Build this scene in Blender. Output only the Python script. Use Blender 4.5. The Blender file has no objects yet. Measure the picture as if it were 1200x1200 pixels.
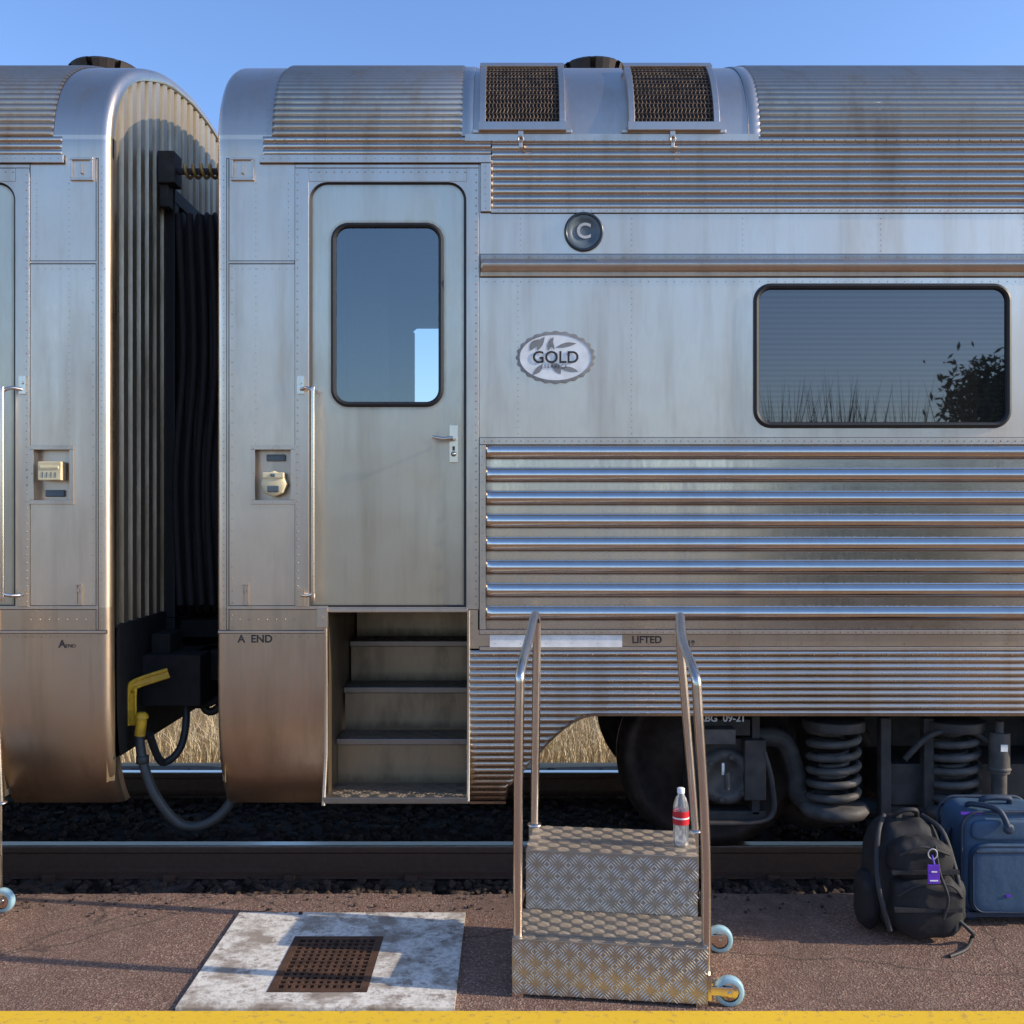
import bpy, math, random
import numpy as np
from mathutils import Vector, Matrix
import mathutils.noise as mn
random.seed(7); np.random.seed(7)
sc=bpy.context.scene
S=0.004; D=4.81; F=1203.0; HZ=597; CZ=1.743
def X(px,y=0): return (px-600)*(D+y)/F
def Z(py,y=0): return CZ+(HZ-py)*(D+y)/F

# ------------------------------------------------------------ materials
def newmat(name):
    m=bpy.data.materials.new(name); m.use_nodes=True
    nt=m.node_tree; nt.nodes.clear()
    out=nt.nodes.new('ShaderNodeOutputMaterial'); b=nt.nodes.new('ShaderNodeBsdfPrincipled')
    nt.links.new(b.outputs[0],out.inputs[0])
    return m,nt,b
def N(nt,t,**kw):
    n=nt.nodes.new(t)
    for k,v in kw.items(): setattr(n,k,v)
    return n
def noise(nt,scale,mscale=(1,1,1),detail=4,rough=.5,coord=None):
    if coord is None:
        coord=N(nt,'ShaderNodeTexCoord').outputs['Object']
    mp=N(nt,'ShaderNodeMapping'); mp.inputs['Scale'].default_value=mscale
    nt.links.new(coord,mp.inputs[0])
    n=N(nt,'ShaderNodeTexNoise'); n.inputs['Scale'].default_value=scale
    n.inputs['Detail'].default_value=detail; n.inputs['Roughness'].default_value=rough
    nt.links.new(mp.outputs[0],n.inputs[0]); return n.outputs[0]
def ramp(nt,inp,stops):
    r=N(nt,'ShaderNodeValToRGB'); cr=r.color_ramp
    while len(cr.elements)<len(stops): cr.elements.new(.5)
    for e,(p,c) in zip(cr.elements,stops):
        e.position=p; e.color=(c,c,c,1) if not isinstance(c,tuple) else (*c,1)
    nt.links.new(inp,r.inputs[0]); return r.outputs[0]
def math_(nt,op,a,b=None,clamp=False):
    n=N(nt,'ShaderNodeMath',operation=op); n.use_clamp=clamp
    for i,v in enumerate([a,b]):
        if v is None: continue
        if isinstance(v,(int,float)): n.inputs[i].default_value=v
        else: nt.links.new(v,n.inputs[i])
    return n.outputs[0]
def mixc(nt,f,a,b,blend='MIX'):
    n=N(nt,'ShaderNodeMix',data_type='RGBA',blend_type=blend)
    def st(s,v):
        if isinstance(v,tuple): s.default_value=(*v,1) if len(v)==3 else v
        elif isinstance(v,(int,float)): s.default_value=v
        else: nt.links.new(v,s)
    st(n.inputs[0],f); st(n.inputs[6],a); st(n.inputs[7],b)
    return n.outputs[2]
def bump(nt,b,h,strength,dist=.01):
    n=N(nt,'ShaderNodeBump'); n.inputs['Strength'].default_value=strength; n.inputs['Distance'].default_value=dist
    nt.links.new(h,n.inputs['Height']); 
    if b.inputs['Normal'].is_linked:
        nt.links.new(b.inputs['Normal'].links[0].from_socket,n.inputs['Normal'])
    nt.links.new(n.outputs[0],b.inputs['Normal'])
def simple(name,col,rough=.6,metal=0,var=.15,nscale=15,bs=.1,bd=.002):
    m,nt,b=newmat(name)
    n=noise(nt,nscale,detail=5)
    c=mixc(nt,ramp(nt,n,[(.3,0.),(.7,1.)]),tuple(v*(1-var) for v in col),tuple(min(1,v*(1+var)) for v in col))
    nt.links.new(c,b.inputs['Base Color']); b.inputs['Roughness'].default_value=rough; b.inputs['Metallic'].default_value=metal
    bump(nt,b,noise(nt,nscale*8),bs,bd)
    return m
def steel(name,base=(.86,.715,.575),rough=.30,streak=.34,wav=.12,zgr=.48,brown=(.31,.205,.11),vs=.09,metal=1.0):
    m,nt,b=newmat(name)
    tc=N(nt,'ShaderNodeTexCoord').outputs['Object']
    st=noise(nt,8,(1,1,vs),4,.62,tc)
    bl=noise(nt,1.3,(1,1,.6),3,.6,tc)
    sp=noise(nt,3.2,(1,1,.5),5,.7,tc)
    fine=noise(nt,60,(1,1,.25),3,.6,tc)
    sep=N(nt,'ShaderNodeSeparateXYZ'); nt.links.new(tc,sep.inputs[0])
    zz=math_(nt,'MULTIPLY',math_(nt,'SUBTRACT',2.7,sep.outputs[2]),zgr*.32,True)
    s1=ramp(nt,st,[(.48,0.),(.78,1.)])
    s2=ramp(nt,bl,[(.42,0.),(.75,1.)])
    a=math_(nt,'MULTIPLY',s1,streak)
    a=math_(nt,'ADD',a,math_(nt,'MULTIPLY',s2,streak*.5))
    a=math_(nt,'ADD',a,math_(nt,'MULTIPLY',ramp(nt,sp,[(.55,0.),(.8,1.)]),streak*.5))
    a=math_(nt,'ADD',a,zz)
    at=N(nt,'ShaderNodeAttribute'); at.attribute_name='dirt_shade'  # brown mix per vertex: groove dirt, plus shade painted into the flutes
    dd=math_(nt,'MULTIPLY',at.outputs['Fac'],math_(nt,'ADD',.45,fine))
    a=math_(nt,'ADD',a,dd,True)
    a=math_(nt,'MULTIPLY',a,.9)
    c=mixc(nt,a,base,brown)
    c=mixc(nt,math_(nt,'MULTIPLY',fine,.15),c,(.33,.31,.29))
    nt.links.new(c,b.inputs['Base Color'])
    b.inputs['Metallic'].default_value=metal
    r=math_(nt,'ADD',rough,math_(nt,'MULTIPLY',a,.22)); r=math_(nt,'ADD',r,math_(nt,'MULTIPLY',math_(nt,'SUBTRACT',fine,.5),.12))
    r=math_(nt,'ADD',r,math_(nt,'MULTIPLY',math_(nt,'SUBTRACT',bl,.5),.2))
    nt.links.new(r,b.inputs['Roughness'])
    if wav>0:
        bump(nt,b,noise(nt,2.6,(1,1,.8),2,.4,tc),wav,.03)
        bump(nt,b,fine,.05,.002)
    return m
M={}
M['steel']=steel('stainless_panel',wav=.18,metal=.97)
M['steel_low']=steel('stainless_skirt',base=(.74,.60,.47),rough=.27,streak=.5,zgr=.5,wav=.20)
M['door']=steel('stainless_door',base=(.78,.675,.53),rough=.31,streak=.30,zgr=.9,wav=.30,brown=(.31,.24,.125),metal=.97)
M['flute']=steel('stainless_flute',base=(.88,.81,.73),rough=.16,streak=.2,wav=.03,zgr=.0,brown=(.24,.145,.08))
M['corr']=steel('stainless_corrugated',base=(.82,.70,.575),rough=.22,streak=.35,wav=.03,zgr=.2,brown=(.24,.155,.085))
M['roof']=steel('stainless_roof',base=(.71,.57,.43),rough=.32,streak=.5,wav=.03,zgr=.0,brown=(.26,.165,.10))
M['trim']=steel('stainless_trim',base=(.76,.65,.54),rough=.32,streak=.4,wav=.0,zgr=.4)
M['endwall']=steel('stainless_end_wall',base=(.60,.50,.36),rough=.45,streak=.7,wav=.05,zgr=.4,brown=(.25,.185,.095),metal=.9)
M['tube']=steel('polished_tube',base=(.80,.71,.62),rough=.20,streak=.2,wav=0,zgr=0)
M['plate']=steel('aluminium_tread_plate',base=(.52,.45,.365),rough=.45,streak=.4,wav=0,zgr=0,brown=(.28,.21,.14),vs=1)
M['bars']=steel('worn_tread_bars',base=(.80,.73,.64),rough=.32,streak=.2,wav=0,zgr=0,brown=(.5,.41,.31),vs=1)
M['barsflat']=steel('dulled_tread_bars',base=(.56,.49,.41),rough=.58,streak=.4,wav=0,zgr=0,brown=(.34,.27,.2),vs=1)  # darker, rougher copy for the flat treads, tones down the sun glints
M['tread']=steel('worn_stair_tread',base=(.27,.235,.20),rough=.42,streak=.5,wav=0,zgr=0,brown=(.11,.08,.06),vs=1,metal=.85)
M['rubber']=simple('black_rubber',(.012,.012,.013),.55)
M['gasket']=simple('window_gasket',(.018,.017,.016),.5)
M['seam']=simple('seam_grime',(.05,.036,.026),.8,var=.5)
M['under']=simple('underframe_grime',(.014,.012,.011),.85,var=.4)
M['bogie']=simple('bogie_paint',(.042,.037,.034),.65,var=.4,bs=.3)
M['bogie2']=simple('bogie_paint_light',(.08,.072,.065),.65,var=.4,bs=.3)
M['wheelsteel']=simple('wheel_steel',(.05,.036,.03),.55,.5,.4)
M['cream']=simple('cream_plastic',(.76,.64,.38),.5)
M['white']=simple('white_paint',(.88,.85,.80),.5)
M['blackpaint']=simple('black_lettering',(.03,.03,.03),.5)
M['greytext']=simple('grey_lettering',(.55,.53,.50),.6)
M['yellowp']=simple('yellow_enamel',(.66,.38,.02),.5,var=.4)
M['badge']=simple('badge_dark',(.03,.04,.05),.3)
M['badgeg']=simple('badge_grey',(.12,.15,.165),.4)
M['goldbg']=simple('badge_white',(.90,.89,.84),.4)
M['goldgr']=simple('badge_leaf_grey',(.27,.26,.24),.45)
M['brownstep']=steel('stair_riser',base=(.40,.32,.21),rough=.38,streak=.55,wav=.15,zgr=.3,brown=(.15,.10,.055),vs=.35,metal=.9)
M['rust']=simple('rusty_iron',(.10,.05,.03),.8,.3,.4,20,.4)
M['mesh']=simple('grille_mesh',(.13,.09,.06),.6,.5,.5,20,.4)
M['interior']=simple('interior_panel',(.25,.25,.25),.6)
M['darkint']=simple('dark_interior',(.02,.02,.021),.7)
M['vent']=simple('vent_cowl',(.035,.028,.025),.6,.3)
m,nt,b=newmat('tinted_glass'); 
tc=N(nt,'ShaderNodeTexCoord').outputs['Object']; sep=N(nt,'ShaderNodeSeparateXYZ'); nt.links.new(tc,sep.inputs[0])
w=math_(nt,'SINE',math_(nt,'MULTIPLY',sep.outputs[2],2*math.pi/.0245))
c=mixc(nt,math_(nt,'ADD',math_(nt,'MULTIPLY',w,.5),.5),(.150,.137,.130),(.172,.158,.150))
nt.links.new(c,b.inputs['Base Color']); b.inputs['Metallic'].default_value=.9; b.inputs['Roughness'].default_value=.015
M['pane']=m
m=bpy.data.materials.new('door_glass'); m.use_nodes=True; nt=m.node_tree; nt.nodes.clear()
o=N(nt,'ShaderNodeOutputMaterial'); mx=N(nt,'ShaderNodeMixShader'); t=N(nt,'ShaderNodeBsdfTransparent'); g=N(nt,'ShaderNodeBsdfGlossy')
t.inputs[0].default_value=(.78,.86,.88,1); g.inputs[0].default_value=(.85,.88,.86,1); g.inputs['Roughness'].default_value=.02
mx.inputs[0].default_value=.25; nt.links.new(t.outputs[0],mx.inputs[1]); nt.links.new(g.outputs[0],mx.inputs[2]); nt.links.new(mx.outputs[0],o.inputs[0])
M['doorglass']=m

# ------------------------------------------------------------ mesh builder
class MB:
    def __init__(s): s.v=[];s.f=[];s.d=[];s.sm=[]
    def add(s,v,f,smooth=False,d=None):
        o=len(s.v); s.v+= [tuple(p) for p in v]; s.f+=[tuple(i+o for i in q) for q in f]
        s.sm+=[smooth]*len(f); s.d+= list(d) if d is not None else [0.]*len(v)
    def box(s,x0,x1,y0,y1,z0,z1,d=None,rot=None):
        v=[(x,y,z) for x in(x0,x1) for y in(y0,y1) for z in(z0,z1)]
        f=[(0,1,3,2),(4,6,7,5),(0,4,5,1),(2,3,7,6),(0,2,6,4),(1,5,7,3)]
        if rot is not None: v=[tuple(rot@Vector(p)) for p in v]
        s.add(v,f,False,None if d is None else [d]*8)
    def grid(s,P,smooth=True,dd=None,closeu=False,skip=None):
        n=len(P); m=len(P[0]); v=[p for r in P for p in r]; f=[]
        for i in range(n if closeu else n-1):
            for j in range(m-1):
                if skip and skip(i,j): continue
                i2=(i+1)%n
                f.append((i*m+j,i*m+j+1,i2*m+j+1,i2*m+j))
        s.add(v,f,smooth,[x for r in dd for x in r] if dd is not None else None)
    def tube(s,pts,r,n=10,cap=True,rs=None):
        pts=[Vector(p) for p in pts]; T=[]
        for i in range(len(pts)):
            a=pts[max(0,i-1)];b=pts[min(len(pts)-1,i+1)]; T.append((b-a).normalized())
        up=Vector((0,0,1)) if abs(T[0].z)<.9 else Vector((1,0,0))
        nn=(up-T[0]*up.dot(T[0])).normalized(); v=[];f=[]
        for i,p in enumerate(pts):
            nn=(nn-T[i]*nn.dot(T[i])).normalized(); bb=T[i].cross(nn); rr=rs[i] if rs else r
            for k in range(n):
                a=2*math.pi*k/n; v.append(p+nn*math.cos(a)*rr+bb*math.sin(a)*rr)
        for i in range(len(pts)-1):
            for k in range(n):
                k2=(k+1)%n; f.append((i*n+k,i*n+k2,(i+1)*n+k2,(i+1)*n+k))
        s.add(v,f,True)
        if cap:
            s.add(v[:n],[tuple(range(n))]); s.add(v[-n:],[tuple(range(n))])
    def cyl(s,a,b,r,n=24,r2=None): s.tube([a,b],r,n,True,[r,r if r2 is None else r2])
    def lathe(s,c,axis,prof,n=32):
        ax=Vector(axis).normalized(); u=ax.orthogonal().normalized(); w=ax.cross(u); c=Vector(c)
        P=[[c+ax*h+(u*math.cos(2*math.pi*k/n)+w*math.sin(2*math.pi*k/n))*r for (r,h) in prof] for k in range(n)]
        s.grid(P,True,closeu=True)
    def obj(s,name,mat,parent=None,bevel=0):
        me=bpy.data.meshes.new(name); me.from_pydata(s.v,[],s.f); me.validate(clean_customdata=False)
        if len(me.polygons)==len(s.sm): me.polygons.foreach_set('use_smooth',s.sm)
        if any(s.d) and len(me.vertices)==len(s.d):
            at=me.attributes.new('dirt_shade','FLOAT','POINT'); at.data.foreach_set('value',s.d)
        me.materials.append(M[mat] if isinstance(mat,str) else mat)
        o=bpy.data.objects.new(name,me); sc.collection.objects.link(o)
        if parent: o.parent=parent
        if bevel:
            bv=o.modifiers.new('bevel','BEVEL'); bv.width=bevel; bv.segments=2; bv.limit_method='ANGLE'
        return o
def empty(name):
    e=bpy.data.objects.new(name,None); sc.collection.objects.link(e); return e
def cat(pts,n=6):
    pts=[Vector(p) for p in pts]; out=[]
    for i in range(len(pts)-1):
        p0=pts[max(0,i-1)];p1=pts[i];p2=pts[i+1];p3=pts[min(len(pts)-1,i+2)]
        for k in range(n):
            t=k/n; out.append(.5*((2*p1)+(p2-p0)*t+(2*p0-5*p1+4*p2-p3)*t*t+(3*p1-p0-3*p2+p3)*t**3))
    out.append(pts[-1]); return out
def rrect(cx,cz,w,h,r,n=8):
    if not isinstance(r,(list,tuple)): r=[r]*4
    out=[]
    for q,(sx,sz) in enumerate([(1,1),(-1,1),(-1,-1),(1,-1)]):
        rr=max(r[q],1e-5)
        ox=cx+sx*(w/2-rr); oz=cz+sz*(h/2-rr)
        for k in range(n+1):
            a=math.pi/2*(q+k/n); out.append((ox+rr*math.cos(a),oz+rr*math.sin(a)))
    return out
def ring(mb,A,B,ya,yb,smooth=False,d=None):
    n=len(A); v=[(a[0],ya,a[1]) for a in A]+[(b[0],yb,b[1]) for b in B]
    mb.add(v,[(i,(i+1)%n,n+(i+1)%n,n+i) for i in range(n)],smooth,None if d is None else [d[0]]*n+[d[1]]*n)
def poly(mb,A,y): mb.add([(a[0],y,a[1]) for a in A],[tuple(range(len(A)))])
def gasket(mb,cx,cz,w,h,r,t,y,prot):
    steps=[(0,0),(.15,.7),(.5,1),(.85,.7),(1,0)]
    rings=[]
    for a,b in steps: rings.append((rrect(cx,cz,w-2*t*a,h-2*t*a,max(r-t*a,.005)),y-prot*b))
    for (A,ya),(B,yb) in zip(rings[:-1],rings[1:]): ring(mb,A,B,ya,yb,True)
def text(name,body,x,y,z,size,mat,parent,rot=(math.pi/2,0,0),ext=.0006,align='CENTER',off=0):
    c=bpy.data.curves.new(name,'FONT'); c.body=body; c.size=size; c.extrude=ext; c.align_x=align; c.align_y='CENTER'; c.offset=off
    c.materials.append(M[mat]); o=bpy.data.objects.new(name,c); sc.collection.objects.link(o)
    o.location=(x,y,z); o.rotation_euler=rot; o.parent=parent; return o

# ------------------------------------------------------------ carriage profile
HW=1.45
roofc=cat([(0,0,3.40),(0.0,0,3.48),(0.03,0,3.63),(0.11,0,3.775),(.24,0,3.892),(.44,0,4.0),(.8,0,4.125),(1.2,0,4.19),(1.45,0,4.20)],12)
half=[(p.x,p.z) for p in roofc]
full=half+[(2*HW-y,z) for y,z in half[-2::-1]]
def arc(pts):
    s=[0]
    for a,b in zip(pts[:-1],pts[1:]): s.append(s[-1]+math.hypot(b[0]-a[0],b[1]-a[1]))
    return s
FS=arc(full)
fy=np.array([p[0] for p in full]); fz=np.array([p[1] for p in full]); FSn=np.array(FS)
def roofpt(s):
    y=np.interp(s,FSn,fy); z=np.interp(s,FSn,fz)
    e=.02; dy=np.interp(s+e,FSn,fy)-np.interp(s-e,FSn,fy); dz=np.interp(s+e,FSn,fz)-np.interp(s-e,FSn,fz)
    l=math.hypot(dy,dz); return y,z,-dz/l,dy/l
skz=[1.171,1.05,.93,.80,.70,.60,.50,.42,.36,.32]; sky_=[0,0,0,.004,.012,.03,.06,.10,.14,.175]
def sky_y(z): return float(np.interp(-z,[-a for a in skz],sky_)) if z<1.171 else 0.
def roofs(py):
    for q in np.linspace(0,1.0,400):
        y,z,_,_=roofpt(q); p=HZ-(z-CZ)*F/(D+y)
        if p<=py: return q
    return .75
def chequer(mb,o,ud,vd,w,h,cell,ht,nb=2,tw=.060):
    o=Vector(o);u=Vector(ud).normalized();v=Vector(vd).normalized();n=u.cross(v)
    nx=max(1,round(w/cell));ny=max(1,round(h/cell)); cx_=w/nx; cy_=h/ny; cell=min(cx_,cy_)
    for i in range(nx):
        for j in range(ny):
            par=(i+j)%2; c=o+u*((i+.5)*cx_)+v*((j+.5)*cy_)
            a=(u+v).normalized() if par else (u-v).normalized(); b=n.cross(a)
            for k in range(-nb,nb+1):
                off=k/(nb+.5)*.62
                cc=c+b*cell*off; l=cell*(.62-.42*abs(off)); t=cell*tw
                vs=[cc-a*l,cc-b*t,cc+a*l,cc+b*t,cc-a*l*.65+n*ht,cc+a*l*.65+n*ht]
                mb.add(vs,[(0,1,5,4),(1,2,5),(2,3,4,5),(3,0,4)],False)
WIN=(882,1185,332,502)
def carriage(name,x0,s,L,main):
    root=empty(name); root.location=(0,0,0)
    def PX(px): return x0+s*(px-253)*S
    def U(u): return x0+s*u
    RC=.04
    def inset(u): return 0 if u>=RC else RC-math.sqrt(max(0,RC*RC-(RC-u)**2))
    lip=[0,.002,.007,.015,.026,.04]
    mb=MB()
    ss=np.linspace(0,FS[-1],90); us=lip+[.12,.20,.268]
    P=[]
    for u in us:
        row=[]
        for q in ss:
            y,z,ny,nz=roofpt(q); d=inset(u); row.append((U(u),y-ny*d,z-nz*d))
        P.append(row)
    mb.grid(P,True); 
    P2=[[ (U(u),roofpt(q)[0]-roofpt(q)[2]*dd,roofpt(q)[1]-roofpt(q)[3]*dd) for q in ss] for u,dd in [(0,RC),(0.0,RC+.02),(.03,RC+.022)]]
    mb.grid(P2,True)
    mb.obj('roof_end_collar','trim',root)
    def corr(mb,u0,u1,s0,s1,pitch,amp,endt=.018,e1=False,d0=.7):
        n=int((s1-s0)/pitch*8); P=[];DD=[]
        st=[(u0,0),(u0+endt,1)]+([(u1-endt,1),(u1,0)] if e1 else [(u1,1)])
        for u,k in st:
            row=[];dr=[]
            for i in range(n+1):
                q=s0+(s1-s0)*i/n; y,z,ny,nz=roofpt(q); t=((q-s0)/pitch)%1
                b=abs(math.sin(math.pi*t))**.8; o=amp*b*k+.002
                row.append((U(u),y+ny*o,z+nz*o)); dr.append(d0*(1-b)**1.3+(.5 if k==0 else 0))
            P.append(row);DD.append(dr)
        mb.grid(P,True,DD)
    mb=MB()
    sA=.09
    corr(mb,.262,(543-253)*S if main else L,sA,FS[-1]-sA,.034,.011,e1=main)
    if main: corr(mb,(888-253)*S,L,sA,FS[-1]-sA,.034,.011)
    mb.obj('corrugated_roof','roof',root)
    if main:
        mb=MB(); ss=np.linspace(sA,FS[-1]-sA,60)
        mb.grid([[ (U(u),roofpt(q)[0],roofpt(q)[1]) for q in ss] for u in ((540-253)*S,(892-253)*S)],True)
        for px in (548,884):
            mb.grid([[ (PX(px+o),roofpt(q)[0]+roofpt(q)[2]*h,roofpt(q)[1]+roofpt(q)[3]*h) for q in ss] for o,h in ((-7,0.003),(-6,.007),(6,.007),(7,0.003))],True)
        mb.box(PX(545),PX(888),-.012,.0,Z(166),Z(158))
        mb.obj('roof_hatch_panel','trim',root)
        fr=MB(); gr=MB(); bk=MB()
        for a,b in ((562,662),(736,842)):
            q0,q1=roofs(154),roofs(86)
            def RP(px,q,h): y,z,ny,nz=roofpt(q); return (PX(px),y+ny*h,z+nz*h)
            qs=np.linspace(q0,q1,12)
            w=7
            for (c,d) in ((a,a+w),(b-w,b)):
                fr.grid([[RP(px,q,h) for q in qs] for px,h in ((c,0),(c,.04),(d,.04),(d,.01))],False)
            for (c,d) in ((q0-.015,q0+.025),(q1-.03,q1+.03)):
                fr.grid([[RP(px,q,h) for px in (a-1,b+1)] for q,h in ((c,0),(c,.043),(d,.043),(d,.01))],False)
            bk.grid([[RP(px,q,.006) for q in qs] for px in (a+2,b-2)],True)
            nx=20
            for i in range(nx+1):
                px=a+w+(b-a-2*w)*i/nx
                gr.tube([RP(px+(0.9 if k%2 else -.9),q,.03) for k,q in enumerate(np.linspace(q0,q1,25))],.0030,4,False)
            for q in np.linspace(q0+.02,q1-.02,17):
                gr.tube([RP(a+w,q,.031),RP(b-w,q,.031)],.0026,4,False)
            cx=(a+b)/2-2
            fr.box(PX(cx-3),PX(cx+3),-.03,-.012,Z(163),Z(150))
            fr.tube([(PX(cx)+.012*math.cos(t),-.034,Z(166)+.014*math.sin(t)) for t in np.linspace(0,6.2,12)],.004,6,False)
            fr.box(PX(cx-2),PX(cx+2),-.034,-.026,Z(176),Z(168))
            fr.box(PX(a-8),PX(b+8),-.016,-.002,Z(157),Z(153))
        fr.obj('vent_grille_frames','trim',root,.002); gr.obj('vent_mesh','mesh',root); bk.obj('vent_mesh_backing','darkint',root)
    vx=X(695,1.2) if main else X(124,1.2)
    mb=MB(); mb.lathe((vx,1.2,4.19),(0,0,1),[(.19,0),(.17,.02),(.17,.035),(0,.035)],24); mb.obj('roof_vent_base','trim',root)
    mb=MB()
    for k in range(8):
        a0=2*math.pi*k/8; a1=a0+.62
        P=[[(vx+r*math.cos(a),1.2+r*math.sin(a),z) for r,z in ((.17,4.205),(.205,4.30),(.19,4.315),(.0,4.32))] for a in np.linspace(a0,a1,4)]
        mb.grid(P,False)
    mb.lathe((vx,1.2,4.19),(0,0,1),[(.12,0),(.13,.11),(.185,.118),(.185,.126),(0,.129)],24)
    mb.obj('roof_vent_cowl','vent',root)
    xs=[253+u/S for u in lip]+[295,345,362,385,547,560,575,882,1185,253+L/S]
    zs=[Z(158),Z(183),Z(213),Z(245),Z(332),Z(502),Z(519),Z(522),Z(525),Z(590),Z(712),Z(738),Z(742),Z(760)]+[a for a in skz if a<Z(761)]
    zs=sorted(set(zs),reverse=True)
    def hole(pxm,z):
        if 362<pxm<547 and Z(712)<z<Z(213): return True
        if 385<pxm<547 and z<Z(712): return True
        if 295<pxm<345 and Z(590)<z<Z(525): return True
        if pxm>547 and z<Z(760): return True
        if pxm>560 and Z(738)<z<Z(522): return True
        if pxm>575 and z>Z(245): return True
        if 882<pxm<1185 and Z(502)<z<Z(332): return True
        return False
    P=[]
    for px in xs:
        u=(px-253)*S; P.append([(U(u),sky_y(z)+inset(u),z) for z in zs])
    top=MB(); low=MB()
    sk=lambda lo: (lambda i,j: hole((xs[i]+xs[i+1])/2,(zs[j]+zs[j+1])/2) or ((zs[j]+zs[j+1])/2<Z(712))!=lo)
    top.grid(P,True,skip=sk(False)); low.grid(P,True,skip=sk(True))
    P2=[[(U(0.0),sky_y(z)+dd,z) for z in zs] for dd in (RC,RC+.05)]
    low.grid(P2,True)
    low.grid([[(U(u),.175+inset(u)+o,.32+h) for u in lip+[.528]] for o,h in ((0,0),(.02,-.004),(.06,.0))],True)
    top.obj('side_panels','steel',root); low.obj('lower_side_panels','steel_low',root)
    def corrz(mb,pa,pb,za,zb,n,amp,y0=0,prof=None,endt=.012,zlim=None,us=None,spp=8,e1=False,dw=.7,dof=None):
        st=us or ([(pa,0),(pa+endt/S,1)]+([(pb-endt/S,1),(pb,0)] if e1 else [(pb,1)]))
        P=[];DD=[]
        for px,k in st:
            row=[];dr=[]
            for i in range(n*spp+1):
                t=i/spp; z=za+(zb-za)*t/n; b=prof(t%1) if prof else abs(math.sin(math.pi*t))**.8
                zz=z
                if zlim: zz=max(z,zlim(px))
                row.append((PX(px),sky_y(zz)+y0-amp*b*k-.001,zz))
                dv=dof(t%1) if dof else dw*(1-b)**1.3
                dr.append(dv+(.4 if k==0 else 0))
            P.append(row);DD.append(dr)
        mb.grid(P,True,DD)
    mb=MB()
    end=253+L/S
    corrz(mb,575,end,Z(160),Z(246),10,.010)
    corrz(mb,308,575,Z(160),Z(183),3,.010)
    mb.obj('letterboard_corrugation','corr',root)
    mb=MB()
    def big(t):
        return math.sin(math.pi*t/.56)**.6 if t<.56 else 0.0
    def bigd(t):
        return .25*(1 if t>.5 else 0)+.9*math.exp(-((t-.56)/.06)**2)+.5*math.exp(-((t-.98)/.04)**2)  # flute shading put into the colour: dark line under each ridge, browner valley
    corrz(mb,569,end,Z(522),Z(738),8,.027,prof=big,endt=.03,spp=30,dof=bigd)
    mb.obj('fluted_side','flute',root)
    def lim(px):
        if px<=592: return .33
        if px<700:
            t=(px-592)/108; return Z(928)+ (Z(836)-Z(928))*math.sin(t*math.pi/2)**1.15
        return Z(836)
    us=[(548,0),(551,1)]+[(p,1) for p in list(range(560,592,8))+list(range(592,704,5))+[710,end]]
    mb=MB(); corrz(mb,0,0,Z(762),.33,24,.008,us=us,zlim=lim,spp=6)
    mb.grid([[(PX(p),sky_y(lim(p))+o,lim(p)-h) for p,_ in us] for o,h in ((-.01,0),(-.008,.012),(.03,.012),(.03,-.02))],False,[[.5]*len(us)]*4)
    mb.obj('skirt_corrugation','corr',root)
    tr=MB(); sm=MB()
    def bx(pa,pb,qa,qb,pr=.006,y=0): 
        a,b=sorted((PX(pa),PX(pb))); tr.box(a,b,y-pr,y+.004,Z(qb),Z(qa))
        e=.0026; sm.box(a-e,b+e,y-.0016-.0004*random.random(),y+.003,Z(qb)-e,Z(qa)+e)
    bx(305,575,183,192,.020); bx(563.5,575,192.5,249,.018)
    bx(575.5,end,245,250,.010)
    bx(346,362,197.5,711,.006); bx(547,561,197.5,714,.006); bx(346,561,193,197,.004)
    bx(362.3,546.7,197.6,213,.0055)
    bx(562,end,513,521,.008); bx(562,end,738,743,.012); bx(562,end,758,762,.010)
    bx(562,569,521.5,737.5,.010)
    bx(268,345,306,309,.003); bx(266,384,710,714,.004); bx(256,384,739,742,.008)
    bx(266,268,186,738,.002)
    sm.box(*sorted((PX(562),PX(end))),-.0012,.0,Z(325.6),Z(297.4)); 
    sm.obj('panel_seams','seam',root)
    P=[]
    pr=[(298,0),(298.5,.008),(304,.008),(305,.010),(307,.022),(310,.028),(314,.026),(318,.014),(319,.008),(324,.008),(324.5,0)]
    tr.grid([[(PX(px),-o*k-.0015,Z(q)) for q,o in pr] for px,k in ((563,0.2),(566,1),(end,1))],True,[[.5 if q in(304,319) else 0 for q,o in pr]]*3)
    tr.obj('trim_strips','trim',root,.0015)
    t2=MB()
    def fr(mb,pa,pb,qa,qb,w,pr,y=0):
        a,b=sorted((PX(pa),PX(pb)));ww=w*S
        mb.box(a,b,y-pr,y+.002,Z(qa)-ww,Z(qa)); mb.box(a,b,y-pr,y+.002,Z(qb),Z(qb)+ww)
        mb.box(a,a+ww,y-pr,y+.002,Z(qb)+ww+.0002,Z(qa)-ww-.0002); mb.box(b-ww,b,y-pr,y+.002,Z(qb)+ww+.0002,Z(qa)-ww-.0002)
    fr(t2,271,298,185,212,3,.014); t2.box(*sorted((PX(283),PX(286))),-.016,0,Z(204),Z(192))
    fr(t2,294,346,522,591,5,.007)
    fr(t2,284,292,684,709,2,.01); t2.cyl((PX(288),-.012,Z(692)),(PX(288),0,Z(692)),.007,12)
    a,b=sorted((PX(295),PX(345)))
    t2.box(a,b,.05,.06,Z(590),Z(525)); t2.box(a-.003,a,0,.055,Z(590),Z(525)); t2.box(b,b+.003,0,.055,Z(590),Z(525)); t2.box(a,b,0,.055,Z(590)-.003,Z(590)); t2.box(a,b,0,.055,Z(525),Z(525)+.003)
    t2.obj('recess_and_brackets','trim',root,.001)
    c=MB(); cx=PX(321)
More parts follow.
